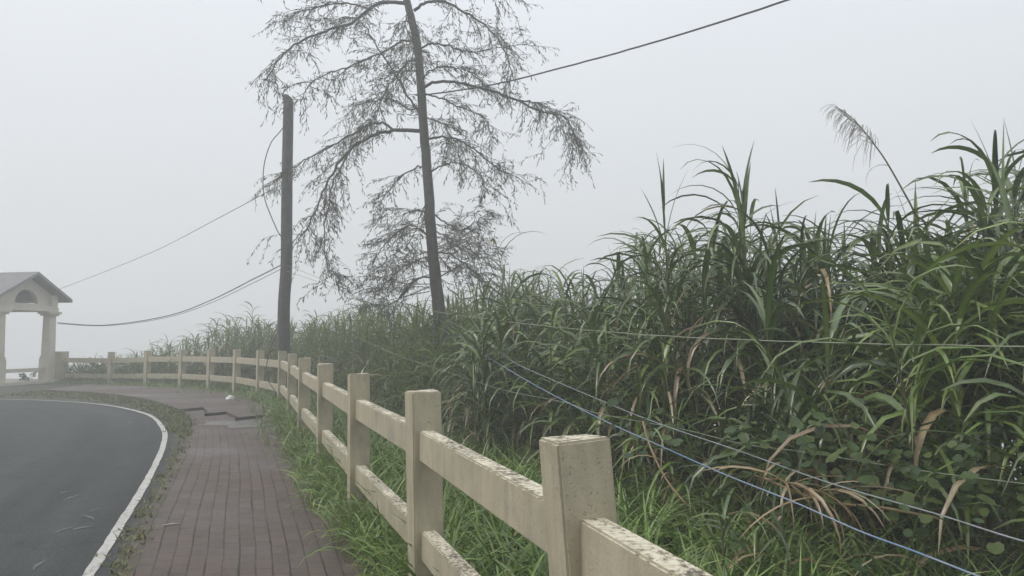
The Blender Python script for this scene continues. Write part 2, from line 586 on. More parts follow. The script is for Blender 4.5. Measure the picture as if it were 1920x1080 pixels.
# tyre scuffs in the asphalt
for (x0, y0, x1, y1, w) in [(112, 928, 135, 921, .03), (118, 940, 156, 928, .03), (104, 1001, 140, 990, .035), (132, 996, 174, 989, .05), (62, 1072, 94, 1050, .03),
                            (165, 962, 198, 953, .02), (240, 795, 254, 792, .05), (150, 968, 175, 976, .03)]:
    a, b = ground_at(x0, y0), ground_at(x1, y1)
    t = (b - a); n_ = Vector((-t.y, t.x, 0)).normalized()
    vs = []
    K = 7
    for s in (1, -1):
        for k in range(K) if s == 1 else range(K - 1, -1, -1):
            q = k / (K - 1)
            p = a.lerp(b, q) + n_ * (s * w * .5 * math.sin(math.pi * min(max(q, .04), .96)) * random.uniform(.6, 1.2) + .025 * math.sin(q * 3))
            vs.append((p.x, p.y, .0085))
    me = bpy.data.meshes.new('road_scuff'); me.from_pydata(vs, [], [tuple(range(len(vs)))])
    tag(link('road_scuff', me, M_scuff), kind='structure')

# ------------------------------------------------------------------ fence
fence = empty('fence', (fpts[5][0], fpts[5][1], 0))
tag(fence, 'cream concrete post and rail fence curving along the brick walkway', 'fence')
inv = Matrix.Translation(-fence.location)


def post_mesh(w, d, h, mat, name='post'):
    me = bpy.data.meshes.new(name)
    bm = bmesh.new()
    bmesh.ops.create_cube(bm, size=1)
    for v in bm.verts:
        v.co.x *= w; v.co.y *= d; v.co.z = h if v.co.z > 0 else -.25
    for v in bm.verts:
        if v.co.z > 0: v.co.x += random.gauss(0, .003); v.co.y += random.gauss(0, .003); v.co.z += random.gauss(0, .004)
    bmesh.ops.bevel(bm, geom=[e for e in bm.edges], offset=.007, segments=2, affect='EDGES')
    bm.to_mesh(me); bm.free()
    return me


pall = [(2.0, -3.3), (.84, .12)] + fpts
lean = [0, 0] + [p[3] for p in POSTS]
hts = [1.15, 1.15]
for (px, Y, top, l), (x, y) in zip(POSTS, fpts):
    hts.append(at(px, top, Y).z)
print('post tops', [round(h, 2) for h in hts])
pall.append((-15.0, 25.0)); lean.append(0); hts.append(1.02)
for i, (x, y) in enumerate(pall):
    a = Vector(pall[max(i - 1, 0)]); b = Vector(pall[min(i + 1, len(pall) - 1)])
    t = (b - a)
    ang = math.atan2(t.y, t.x) - math.pi / 2
    big = i == len(pall) - 1
    o = link('post', post_mesh(.28 if big else .158, .28 if big else .158, hts[i], None), M_fence, fence)
    o.location = Vector((x, y, 0)) - fence.location
    o.rotation_euler = (0, -R(lean[i]), 0)
    o.rotation_euler = (Matrix.Rotation(-R(lean[i]), 3, 'Y') @ Matrix.Rotation(ang, 3, 'Z')).to_euler()
    if i == 2: o['label'] = 'nearest cream post with pitted, flaking face'
    if big: o['label'] = 'thick end pier beside the shelter'
for i in range(len(pall) - 1):
    a, b = Vector((*pall[i], 0)), Vector((*pall[i + 1], 0))
    ha, hb = hts[i] - 1.15, hts[i + 1] - 1.15
    if i + 1 >= len(pall) - 1: hb = -.13
    for lo, hi in ((.79, .945), (.28, .43)):
        A = a + Vector((0, 0, lo + ha)); B = b + Vector((0, 0, lo + hb))
        t = B - A; L = t.length
        # a lean carries the rail end with it
        A.x -= math.sin(R(lean[i])) * (lo + .08); B.x -= math.sin(R(lean[i + 1])) * (lo + .08)
        t = B - A; L = t.length
        me = bpy.data.meshes.new('rail'); bm = bmesh.new()
        bmesh.ops.create_cube(bm, size=1)
        for v in bm.verts:
            v.co.x *= L - .10; v.co.y *= .078; v.co.z *= (hi - lo)
        bmesh.ops.bevel(bm, geom=[e for e in bm.edges], offset=.006, segments=2, affect='EDGES')
        bm.to_mesh(me); bm.free()
        o = link('rail', me, M_fence, fence)
        o.location = (A + B) / 2 + Vector((0, 0, (hi - lo) / 2)) - fence.location
        o.rotation_euler = t.to_track_quat('X', 'Z').to_euler()

# ------------------------------------------------------------------ utility pole
pY = 16.9
pole = empty('utility_pole', at(531, 760, pY).xy.to_3d())
tag(pole, 'tall dark wooden pole with rounded top standing behind fence', 'utility pole')
pp = [(531, 766), (531, 700), (532, 640), (532.5, 570), (537, 500), (537.5, 420), (538.5, 320), (540, 240), (541, 190)]
pts = [at(x, y, pY) for x, y in pp]
pts[0].z = -.3
m = MB(); m.tube([p - pole.location for p in spline(pts, 4)], [(.145 - .03 * i / 32) for i in range(33)], 16)
# domed, slanted head
tp = pts[-1] - pole.location
ringr = .115
vs, fs = [], []
for j in range(6):
    a = j / 5 * math.pi / 2
    for k in range(16):
        q = 2 * math.pi * k / 16
        r = ringr * math.cos(a)
        x = r * math.cos(q)
        vs.append(tp + Vector((x - .05 * math.sin(a), r * math.sin(q), .17 * math.sin(a) - x * .25 * math.sin(a) - .002)))
for j in range(5):
    for k in range(16):
        k2 = (k + 1) % 16
        fs.append((j * 16 + k, j * 16 + k2, (j + 1) * 16 + k2, (j + 1) * 16 + k))
m.add(vs, fs)
m.build('pole_shaft', M_pole, pole, smooth=True)

# ------------------------------------------------------------------ cables
def cable(pts, r, mat, label, name='cable', n=8, group=None):
    m = MB()
    P = spline([at(*p) for p in pts], n)
    if r > .004:
        P = [p + Vector((random.gauss(0, .0012), 0, random.gauss(0, .0016))) for p in P]
    o_ = P[0].copy()
    m.tube([p - o_ for p in P], r, 6)
    o = m.build(name, mat, smooth=True)
    o.location = o_
    return tag(o, label, 'cable', group)


cable([(538, 497, 16.75), (600, 522, 15.4), (660, 545, 14), (760, 574, 11.4), (950, 603, 8.4), (1200, 627, 5.9), (1500, 641, 4.7), (1920, 650, 3.7), (2300, 655, 3.0)],
      .0042, M_gcable, 'thin grey green cable running level across the tall canes', n=10)
cable([(538, 508, 16.75), (600, 530, 15.6), (655, 553, 14.6), (720, 588, 13.4), (780, 622, 12.3)], .0042, M_gcable,
      'short slack wire dropping from the pole into the hazy hedge', n=8)
cable([(826, 594, 13.85), (896, 631, 10.0), (960, 677, 7.9), (1040, 714, 6.9), (1125, 750, 6.2), (1200, 781, 5.45), (1280, 810, 5.0), (1390, 847, 4.45), (1560, 907, 3.85), (1760, 965, 3.3), (1920, 1015, 2.95), (2200, 1085, 2.5)], .0038, M_wcable,
      'whitish cable sagging diagonally over the dark vines and fallen stalks', n=8)
cable([(826, 602, 13.85), (884, 649, 9.8), (960, 697, 7.5), (1040, 742, 6.3), (1140, 792, 5.4), (1240, 837, 4.6), (1360, 890, 4.1), (1490, 942, 3.65), (1610, 995, 3.3), (1710, 1032, 3.0), (1825, 1077, 2.75), (1980, 1140, 2.4)],
      .0040, M_bcable, 'lowest pale blue cable slanting down to the foreground grass', n=8)
cable([(660, 628, 11.5), (740, 664, 10), (800, 685, 9.2), (900, 718, 8.1), (960, 735, 7.4), (1060, 755, 6.7), (1120, 775, 6.2), (1280, 805, 5.4), (1390, 832, 4.9), (1510, 848, 4.45), (1710, 880, 3.95), (1920, 907, 3.55), (2200, 940, 3.0)],
      .0030, M_gcable, 'thin grey green wire dipping through the low vegetation below the level cable', n=8)
cable([(797, 178, 14.0), (870, 168, 13.4), (955, 152, 12.7), (1080, 120, 11.7), (1200, 87, 10.8), (1320, 51, 9.9), (1485, -3, 8.8), (1700, -80, 7.6), (2000, -200, 6.2)],
      .0135, M_cable, 'black overhead cable rising to the upper right from the tree', n=6)
cable([(530, 345, 17.0), (490, 366, 18.5), (400, 414, 21.5), (300, 466, 25.0), (200, 508, 29), (100, 546, 33), (0, 580, 36), (-120, 612, 39)],
      .010, M_cable, 'thin upper cable fading from the pole towards the misty left', n=6)
cable([(527, 497, 17.0), (470, 526, 18.5), (400, 561, 20.2), (330, 588, 21.6), (250, 604, 23.0), (180, 610, 24.0), (108, 605, 24.55)],
      .014, M_cable, 'thick sagging cable strung from the pole to the shelter column', n=6)
cable([(528, 504, 17.0), (470, 533, 18.6), (400, 566, 20.3), (330, 591, 21.7), (250, 606, 23.1), (180, 611, 24.1), (108, 607, 24.6)],
      .008, M_cable, 'thinner sagging cable just under the thick one beside the pole', n=6)
cable([(533, 236, 16.8), (524, 248, 16.75), (508, 268, 16.7), (496, 305, 16.7), (493, 345, 16.7), (497, 375, 16.7), (508, 405, 16.75), (520, 432, 16.8), (532, 452, 16.85)],
      .011, M_cable, 'black cable loop bowing out from the left side of the pole', n=6)
cable([(521, 622, 16.6), (508, 650, 16.5), (502, 672, 16.45), (500, 692, 16.45), (504, 715, 16.4), (514, 731, 16.3), (519, 745, 16.3)],
      .010, M_cable, 'loose black wire tied down to the fence rail beside the pole', n=6)

# ------------------------------------------------------------------ shelter
C0 = Vector((-15.35, 24.8, 0))
ua = Vector((-.2, -.98, 0)).normalized()
ub = Vector((-.98, .2, 0)).normalized()
LEN, DEP, OV = 1.95, 3.2, .45
shel = empty('shelter', C0)
tag(shel, 'pale roadside shelter with gable roof and square columns in the mist', 'shelter')
LM = Matrix(((ua.x, ub.x, 0), (ua.y, ub.y, 0), (0, 0, 1))).to_4x4()   # local (a, b, z) -> world offset


def part(m, name, mat, bevel=0):
    m.v = [tuple(LM @ Vector(p)) for p in m.v]
    return m.build(name, mat, shel, bevel=bevel)


for a in (0, LEN):
    for b in (0, DEP):
        m = MB()
        m.box((a, b, .4), (.37, .37, .8))
        m.box((a, b, .84), (.34, .34, .08))
        w0, w1 = .15, .135
        m.add([(a + s * w0, b + t * w0, .88) for s, t in ((-1, -1), (1, -1), (1, 1), (-1, 1))] + [(a + s * w1, b + t * w1, 2.2) for s, t in ((-1, -1), (1, -1), (1, 1), (-1, 1))],
              [(0, 1, 5, 4), (1, 2, 6, 5), (2, 3, 7, 6), (3, 0, 4, 7), (3, 2, 1, 0), (4, 5, 6, 7)])
        m.box((a, b, 2.23), (.40, .40, .06))
        m.box((a, b, 2.30), (.50, .50, .08))
        part(m, 'column', M_concrete, .01)
m = MB()
m.box((LEN / 2, 0, 2.41), (LEN + .36, .34, .14)); m.box((LEN / 2, DEP, 2.31), (LEN + .36, .34, .34))
for a in (0, LEN): m.box((a, DEP / 2, 2.408), (.33, DEP - .34, .135))
part(m, 'beam', M_concrete)
m = MB(); m.box((LEN / 2, DEP / 2, 2.50), (LEN + .3, DEP + .3, .04)); part(m, 'ceiling_board', M_concrete)
m = MB(); m.box((LEN / 2, 0, .44), (LEN - .42, .10, .12)); part(m, 'rail', M_concrete)
hE, hA = 2.66, 3.48
# gable walls with a half-round opening
for b in (0, DEP):
    bm = bmesh.new()
    z0 = 2.522
    slope = (hA - hE) / (LEN / 2 + OV)
    top0 = hE + slope * (OV - .12) - .05
    outer = [(-.12, z0), (LEN + .12, z0), (LEN + .12, top0), (LEN / 2, hA - .06), (-.12, top0)]
    inner = [(LEN / 2 + .05 + .44 * math.cos(q), z0 + .05 + .44 * math.sin(q)) for q in [math.pi * k / 12 for k in range(13)]]
    es = []
    for loop in (outer, inner):
        vs = [bm.verts.new((p[0], b - .08, p[1])) for p in loop]
        es += [bm.edges.new((vs[i], vs[(i + 1) % len(vs)])) for i in range(len(vs))]
    bmesh.ops.triangle_fill(bm, use_beauty=True, use_dissolve=False, edges=es)
    g = bmesh.ops.extrude_face_region(bm, geom=list(bm.faces))
    for e in g['geom']:
        if isinstance(e, bmesh.types.BMVert): e.co.y += .16
    bmesh.ops.recalc_face_normals(bm, faces=bm.faces)
    for v in bm.verts: v.co = LM @ v.co
    me = bpy.data.meshes.new('gable_wall'); bm.to_mesh(me); bm.free()
    link('gable_wall', me, M_concrete, shel)
    m = MB()
    for a in (0, LEN):
        m = MB(); m.box((a, b - .13, 2.70), (.26, .1, .36)); part(m, 'pilaster', M_concrete)
for sgn, a_e in ((-1, -OV), (1, LEN + OV)):
    m = MB()
    v = []
    for b in (-OV, DEP + OV):
        v += [(LEN / 2, b, hA), (a_e, b, hE), (a_e, b, hE + .10), (LEN / 2, b, hA + .10)]
    m.add(v, [(0, 1, 2, 3), (7, 6, 5, 4), (0, 4, 5, 1), (1, 5, 6, 2), (2, 6, 7, 3), (3, 7, 4, 0)])
    part(m, 'roof', M_roof)
m = MB(); m.box((LEN / 2, DEP / 2, .05), (LEN + .7, DEP + .7, .10)); part(m, 'floor_slab', M_concrete)

# ------------------------------------------------------------------ blades
class Blades:
    """collects arching strap leaves; every leaf a folded strip"""
    def __init__(s): s.r = []

    def add(s, o, az, L, W, e0, curl, col, tw=0.0, tip=None):
        s.r.append((o[0], o[1], o[2], az, L, W, e0, curl, col[0], col[1], col[2], tw))

    def extend(s, arr): s.r += [tuple(a) for a in arr]

    def mesh(s, name, mat, parent=None, K=6, fold=True, off=(0, 0, 0)):
        A = np.array(s.r, dtype=np.float64)
        n = len(A)
        o = A[:, :3] - np.array(off); az, L, W, e0, curl = A[:, 3], A[:, 4], A[:, 5], A[:, 6], A[:, 7]
        h = np.stack([np.cos(az), np.sin(az), np.zeros(n)], 1)
        sd0 = np.stack([-np.sin(az), np.cos(az), np.zeros(n)], 1)
        p = o.copy()
        rows = []
        c = 3 if fold else 2
        cols = []
        for k in range(K + 1):
            t = k / K
            th = e0 - curl * t ** 1.25
            d = h * np.cos(th)[:, None] + np.array([0, 0, 1.0])[None] * np.sin(th)[:, None]
            nrm = -h * np.sin(th)[:, None] + np.array([0, 0, 1.0])[None] * np.cos(th)[:, None]
            if k: p = p + d * (L / K)[:, None]
            w = W * .5 * (min(1, .45 + t * 2.2)) * (1 - t ** 2.2) ** .8 if k < K else W * .02
            tw = A[:, 11] * t
            sd = sd0 * np.cos(tw)[:, None] + nrm * np.sin(tw)[:, None]
            if fold:
                up = nrm * np.cos(tw)[:, None] - sd0 * np.sin(tw)[:, None]
                lift = up * (w * .45)[:, None]
                rows.append(np.stack([p - sd * w[:, None] + lift, p, p + sd * w[:, None] + lift], 1))
            else:
                rows.append(np.stack([p - sd * w[:, None], p + sd * w[:, None]], 1))
            cc = A[:, 8:11] * (1.0 if t < .8 else 1.0)
            tipc = np.array([.23, .17, .085])
            f = max(0, (t - .78) / .22) * .45
            cc = cc * (1 - f) + tipc * f * (cc.mean(1, keepdims=True) / .06).clip(.5, 1.2) * .6
            cr = np.repeat(cc[:, None, :], c, 1)
            if fold: cr[:, 1] *= 1.55; cr[:, 0] *= .9
            cols.append(cr)
        Vx = np.stack(rows, 1).reshape(n, (K + 1) * c, 3)
        Cx = np.stack(cols, 1).reshape(n, (K + 1) * c, 3)
        q = []
        for k in range(K):
            for j in range(c - 1):
                q.append([k * c + j, k * c + j + 1, (k + 1) * c + j + 1, (k + 1) * c + j])
        q = np.array(q)
        Qx = (q[None] + (np.arange(n) * (K + 1) * c)[:, None, None]).reshape(-1, 4)
        ob = np_mesh(name, Vx.reshape(-1, 3), Qx, Cx.reshape(-1, 3), mat, parent)
        ob.location = off if parent is None else (0, 0, 0)
        return ob


rnd = random.Random(5)
GREEN = [(.056, .096, .024), (.074, .120, .030), (.040, .070, .020), (.098, .142, .042), (.062, .098, .032)]
BRIGHT = [(.12, .18, .038), (.15, .205, .048), (.10, .155, .036)]
DRY = [(.21, .145, .075), (.27, .20, .11), (.16, .105, .06), (.30, .24, .15)]
GRASS = [(.135, .225, .050), (.17, .26, .062), (.10, .18, .044), (.21, .27, .09), (.15, .215, .068)]


def cane(bl, tubes, base, H, lean=(0, 0), nl=14, L=(.6, 1.0), W=.034, spear=False, pal=GREEN, dead=.12, lo=.2, az0=None, azs=math.pi, curl=(95, 150)):
    """one cane: a bent stalk and its arching leaves"""
    b = Vector(base)
    def pos(t): return b + Vector((lean[0] * t * t, lean[1] * t * t, H * t))
    st = [pos(t) for t in (0, .3, .6, .85, 1)]
    tubes.append((st, [.012, .0105, .009, .007, .003]))
    az = rnd.uniform(0, 6.28)
    for i in range(nl):
        t = lo + (1 - lo) * (i + rnd.random() * .6) / nl
        t = min(t, .985)
        az += math.pi + rnd.gauss(0, .75)
        a = az if az0 is None else az0 + rnd.uniform(-azs, azs)
        top = t > .84
        ln = rnd.uniform(*L) * (.72 if t > .95 else 1)
        e0 = R(rnd.uniform(58, 80) if not top else rnd.uniform(70, 86))
        cu = R(rnd.uniform(*curl)) * (.8 if top else 1)
        c = rnd.choice(pal)
        if spear and t > .8:
            e0 = R(rnd.uniform(80, 89)); cu = R(rnd.uniform(4, 22)); ln *= .8
        if t < .62 and rnd.random() < dead * 2.2 or rnd.random() < dead * .3:
            c = rnd.choice(DRY); e0 = R(rnd.uniform(20, 60)); cu = R(rnd.uniform(110, 150))
        k = rnd.uniform(.8, 1.2)
        bl.add(pos(t), a, ln, W * rnd.choice((.5, .7, .85, 1, 1.1, 1.25)), e0, cu, tuple(x * k for x in c), rnd.gauss(0, .7))


def stems_mesh(tubes, name, mat, parent=None, off=Vector((0, 0, 0)), sides=5):
    m = MB()
    for st, rr in tubes: m.tube([p - off for p in st], rr, sides, cap=False)
    return m.build(name, mat, parent, smooth=True)


SKY = [(-300, 690), (150, 695), (230, 672), (275, 655), (310, 640), (360, 628), (400, 602), (470, 588), (520, 600), (590, 583), (640, 574), (690, 552), (760, 560), (820, 565), (880, 530), (940, 512), (1000, 488), (1060, 500), (1110, 530), (1150, 500),
       (1200, 430), (1250, 405), (1300, 425), (1340, 395), (1385, 360), (1430, 420), (1500, 430), (1555, 410), (1600, 490), (1640, 415), (1690, 380), (1740, 415), (1790, 390), (1840, 320), (1880, 275), (1930, 255), (2300, 230)]
SX, SY = [a for a, b in SKY], [b for a, b in SKY]


def pix(x, y):
    return 960 + x / y * FPX


def cap_height(x, y):
    """how tall the stand grows at that spot"""
    if y < 1: return 3.0
    s = np.interp(pix(x, y), SX, SY)
    return float(np.clip(EYE + (636 - s) / FPX * y, .5, 3.5))


def front(x):
    """where behind the fence the tall stand starts"""
    return float(np.interp(x, [-13, -10, -6, -2, 1, 4], [.35, .5, 1.2, 2.0, 3.0, 3.4]))


# the thicket: canes packed behind the fence
bl = Blades(); tb = []
far = Blades(); ftb = []
fline = []
acc = 0
segs = list(zip(FENCE[2:-2], FENCE[3:-1]))
cnt = 0
for (a, b) in segs:
    a, b = Vector(a), Vector(b)
    if b.x < -17.5: continue
    L_ = (b - a).length
    nrm = Vector(((b - a).y, -(b - a).x)).normalized()
    if nrm.dot(Vector((1, .6))) < 0: nrm = -nrm
    ncane = int(L_ * (46 if (a.y + b.y) / 2 < 11 else 58))
    for k in range(ncane):
        s = rnd.random()
        p = a.lerp(b, s)
        f0 = front(p.x); l0 = float(lip(p.x))
        d = f0 + (max(l0 + 1.2 - f0, .6)) * rnd.random() ** 1.1
        p = p + nrm * d
        if p.y < 2.2 or p.y > 30 or p.x > 6.5: continue
        px = pix(p.x, p.y)
        if px > 2150 or px < -50: continue
        g = float(gz(p.x, p.y))
        cap = cap_height(p.x, p.y)
        depth = (d - f0)
        H = cap * rnd.uniform(.70, 1.03)
        if depth < .7: H = cap * rnd.uniform(.3, .9)
        H = max(.5, H - .12)          # leaves rise above the stalk tip
        z0 = g - .05
        H2 = H - z0 if z0 < -.2 else H
        fr = p.y > 11
        if p.x < -9 and rnd.random() < .45: continue
        if not fr:
            cane(bl, tb, (p.x, p.y, z0), H2, (rnd.gauss(0, .18), rnd.gauss(0, .18)), rnd.randint(15, 21), (.65, 1.1), .046, rnd.random() < .06,
                 GREEN if rnd.random() < .78 else BRIGHT, .07, lo=.32 if px > 1450 else .2)
        else:
            cane(far, ftb, (p.x, p.y, z0), H2, (rnd.gauss(0, .15), rnd.gauss(0, .15)), rnd.randint(13, 18), (.5, .95), .036, rnd.random() < .1, GREEN[1:2] + GREEN[3:4] + BRIGHT, .08, lo=.15)
        cnt += 1
print('thicket canes', cnt, len(bl.r), len(far.r))
tag(bl.mesh('cane_grass', M_leaf, K=6), kind='stuff')
tag(far.mesh('cane_grass', M_far, K=5, fold=False), kind='stuff')
tag(stems_mesh(tb + ftb, 'cane_stalks', M_stem, sides=4), kind='stuff')

# understorey: knee-high weeds and broken leaves at the foot of the stand
ub_ = Blades()
for k in range(7500):
    (a, b) = rnd.choice(segs[1:12])
    a, b = Vector(a), Vector(b)
    p = a.lerp(b, rnd.random())
    nrm = Vector(((b - a).y, -(b - a).x)).normalized()
    if nrm.dot(Vector((1, .6))) < 0: nrm = -nrm
    f0 = front(p.x)
    p = p + nrm * rnd.uniform(max(f0 - .35, .3), f0 + 3.2)
    if p.y < 2.2: continue
    if pix(p.x, p.y) > 2100: continue
    g = float(gz(p.x, p.y))
    z = g + rnd.uniform(0, 1.0) * (1 if fence_dist(np.array([p.x]), np.array([p.y]))[0] > f0 - .3 else .35)
    c = rnd.choice(GREEN if rnd.random() < .8 else (DRY if rnd.random() < .25 else BRIGHT))
    ub_.add((p.x, p.y, z), rnd.uniform(0, 6.28), rnd.uniform(.25, .7), rnd.uniform(.018, .036), R(rnd.uniform(35, 80)), R(rnd.uniform(60, 140)), c, rnd.gauss(0, .6))
tag(ub_.mesh('undergrowth', M_leaf, K=5, fold=False), kind='stuff')

# short grass behind and in front of the fence
gb = Blades(); gf = Blades()


def tuft(B, x, y, n, hl, w, pal=GRASS, spread=.07):
    g = float(gz(x, y))
    for j in range(n):
        c = rnd.choice(pal); k = rnd.uniform(.75, 1.2)
        B.add((x + rnd.gauss(0, spread), y + rnd.gauss(0, spread), g - .01), rnd.uniform(0, 6.28), rnd.uniform(*hl), w * rnd.uniform(.7, 1.25),
              R(rnd.uniform(58, 88)), R(rnd.uniform(35, 125)), tuple(q * k for q in c), rnd.gauss(0, .5))


for i, (a, b) in enumerate(segs):
    a, b = Vector(a), Vector(b)
    if b.x < -16.5: continue
    L_ = (b - a).length
    nrm = Vector(((b - a).y, -(b - a).x)).normalized()
    if nrm.dot(Vector((1, .6))) < 0: nrm = -nrm
    near = (a.y + b.y) / 2 < 9
    for k in range(int(L_ * (150 if near else 80))):
        p0 = a.lerp(b, rnd.random())
        f0 = front(p0.x)
        d = rnd.uniform(.05, f0 + .35)
        p = p0 + nrm * d
        if p.y < 1.2 or p.y > 27: continue
        if pix(p.x, p.y) > 2150: continue
        if near: tuft(gb, p.x, p.y, 12, (.28, .66), .021, spread=.045)
        else: tuft(gf, p.x, p.y, 8, (.25, .55), .021)
    # tufts on the walkway side
    for k in range(int(L_ * 34)):
        p0 = a.lerp(b, rnd.random())
        if p0.y < 1.0: continue
        w_ = .30 if p0.y < 9 else .42 if p0.y < 17 else .6
        if p0.x < -7: w_ = 1.3
        p = p0 - nrm * abs(rnd.gauss(0, w_ * .42)) * (1 if p0.y > 5.2 else .6)
        if p0.y < 4.3 and rnd.random() < .35: continue
        sc = .62 if p0.x > -6 else .32
        tuft(gb if near else gf, p.x, p.y, 8, (.16 * sc / .5, .38 * sc / .5), .0155 if near else .016, spread=.045)
tag(gb.mesh('grass', M_grass, K=5), kind='stuff')
tag(gf.mesh('grass', M_grass, K=4, fold=False), kind='stuff')
# straggling grass and moss along the brick edge
ge = Blades()
VP = [(.11, .135, .026), (.15, .15, .03), (.15, .12, .03), (.06, .085, .022), (.13, .14, .035)]
for i, p in enumerate(pl):
    if p.y < 3.2: continue
    dens = 5 if p.y < 11 else 26
    for k in range(dens):
        if p.y < 11 and rnd.random() < .35: continue
        q = p + Vector((rnd.gauss(-.01, .025), rnd.gauss(0, .12), 0)) if p.y < 11.5 else p.lerp(sh_l[i], rnd.uniform(-.03, .8) * rnd.random() ** .6) + Vector((rnd.gauss(0, .05), rnd.gauss(0, .05), 0))
        tuft(ge, q.x, q.y, 9, (.03, .105) if p.y < 11.5 else (.05, .15), .011, VP if p.y < 11.5 else VP[:1] + VP[3:4], .02)
tag(ge.mesh('verge_grass', M_grass, K=4, fold=False), kind='stuff')

# ------------------------------------------------------------------ cane clumps one can tell apart
def clump(label, Y, canes, name='cane_clump', pal=GREEN, group=None, kw=None, cat='cane grass'):
    kw = kw or {}
    base = None
    B = Blades(); T = []
    ex = kw.pop('extra', None)
    canes = list(canes)
    if ex:
        for k in range(ex[0]):
            q = canes[k % len(canes)]
            o = dict(q[3]); o['dy'] = o.get('dy', 0) + rnd.uniform(-.2, .35); o.pop('spear', None); o.pop('az0', None); o.pop('azs', None); o.pop('bare', None)
            b = q[2] + rnd.uniform(-ex[1], ex[1]) * .6
            canes.append((b + rnd.uniform(-ex[1], ex[1]) * .7, q[1] + rnd.uniform(.25, 1) * ex[2], b, o))
    for (px, top, bpx, opt) in canes:
        o = dict(kw); o.update(opt)
        y = Y + o.pop('dy', 0)
        tip = at(px, top, y)
        bx = at(bpx, 636, y).x
        g = float(gz(bx, y)) - .05
        H = tip.z - g
        if not o.pop('bare', False): H -= o.pop('rise', .25)
        else: o.pop('rise', 0)
        cane(B, T, (bx, y, g), H, (tip.x - bx, rnd.gauss(0, .06)), pal=o.pop('pal', pal), **o)
        if base is None: base = Vector((bx, y, g))
    e = empty(name, base)
    tag(e, label, cat, group)
    for st, rr in T[:60]:
        m = MB(); m.tube([p - base for p in st], rr, 6, cap=False); m.build('stalk', M_stem, e, smooth=True)
    B.mesh('leaves', M_leaf, e, K=8, off=base)
    return e


clump('cane clump with tall pale spear tip left of the stand', 6.6, [(1240, 330, 1262, dict(spear=True, nl=22, W=.03)), (1300, 415, 1290, dict(nl=16)), (1215, 440, 1240, dict(nl=16, dy=.3))], kw=dict(extra=(7, 45, 120), curl=(105, 158), L=(.7, 1.1), W=.043))
clump('tallest slender cane with leaves arching over to the left', 6.3, [(1384, 285, 1392, dict(nl=24, az0=math.pi, azs=1.0, lo=.45, L=(.7, 1.05))), (1392, 330, 1404, dict(nl=18, spear=True, lo=.5)), (1372, 400, 1370, dict(nl=15, dy=.2))], kw=dict(extra=(6, 35, 190), curl=(105, 158), W=.042))
clump('narrow cane pointing straight up between two arching clumps', 6.5, [(1463, 362, 1466, dict(nl=17, spear=True)), (1500, 400, 1490, dict(nl=14))], kw=dict(extra=(4, 30, 120), L=(.5, .85), W=.038))
clump('cane with pale folded spear and drooping head in mid stand', 6.2, [(1555, 385, 1562, dict(nl=20, L=(.6, .9))), (1545, 440, 1550, dict(nl=14, spear=True))], kw=dict(extra=(5, 32, 130), W=.045))
clump('dark arching canes below the feathery plume', 5.9, [(1668, 335, 1678, dict(nl=20)), (1700, 400, 1705, dict(nl=16)), (1640, 390, 1650, dict(nl=16, dy=.2))], kw=dict(extra=(7, 45, 140), curl=(110, 160), L=(.7, 1.1), W=.045))
clump('high cane clump at the right edge of the picture', 5.7, [(1870, 250, 1880, dict(nl=24, L=(.7, 1.05))), (1905, 300, 1910, dict(nl=18)), (1840, 320, 1850, dict(nl=18, dy=-.1)), (1950, 260, 1950, dict(nl=18))], kw=dict(extra=(8, 50, 160), lo=.5, W=.045))
clump('bright green broad leaved cane clump in front at right', 4.75, [(1778, 470, 1790, dict(nl=22, spear=False)), (1740, 520, 1760, dict(nl=18)), (1830, 490, 1830, dict(nl=20)), (1880, 500, 1880, dict(nl=18, dy=.1)), (1800, 560, 1800, dict(nl=14, dy=-.2))],
      pal=BRIGHT + GREEN[3:4], kw=dict(extra=(6, 60, 120), curl=(110, 160), L=(.75, 1.1), W=.05, dead=.05, lo=.58))
clump('arching grass clump drooping in front of the tree foot', 8.6, [(905, 585, 915, dict(nl=18)), (940, 590, 940, dict(nl=18)), (880, 610, 895, dict(nl=16, dy=-.3)), (975, 575, 975, dict(nl=16, dy=.3))], kw=dict(extra=(6, 45, 60), curl=(105, 155), L=(.6, 1.0), W=.036, dead=.03))
clump('lone bent cane leaning left above the low hedge beside the tree', 9.2, [(928, 450, 980, dict(nl=15, lo=.55, L=(.5, .9), bare=True))], kw=dict(W=.03))
clump('loose cane clump with browned stalks near stand centre', 5.4, [(1545, 560, 1600, dict(nl=16, dead=.3, pal=DRY + GREEN)), (1500, 590, 1560, dict(nl=14, dead=.35)), (1590, 600, 1600, dict(nl=14, dead=.3))], kw=dict(L=(.5, .85), W=.03))
clump('low arching grass clump bending over the lowest cable', 4.15, [(1420, 880, 1400, dict(nl=13, lo=.3)), (1470, 890, 1470, dict(nl=12, dead=.3)), (1360, 900, 1350, dict(nl=12))], kw=dict(L=(.4, .7), W=.022))
clump('upright pale blades rising from the dark gap at right', 3.9, [(1690, 950, 1690, dict(nl=9, spear=True)), (1745, 945, 1745, dict(nl=9, spear=True, dead=.3)), (1800, 955, 1800, dict(nl=9, dead=.3))], kw=dict(L=(.35, .6), W=.024, lo=.05))
clump('cane clump between the tree and the tall spear tips', 8.0, [(1120, 505, 1125, dict(nl=18)), (1160, 470, 1165, dict(nl=18)), (1060, 520, 1065, dict(nl=16, dy=.3))], kw=dict(extra=(5, 40, 90), L=(.6, .95), W=.042))

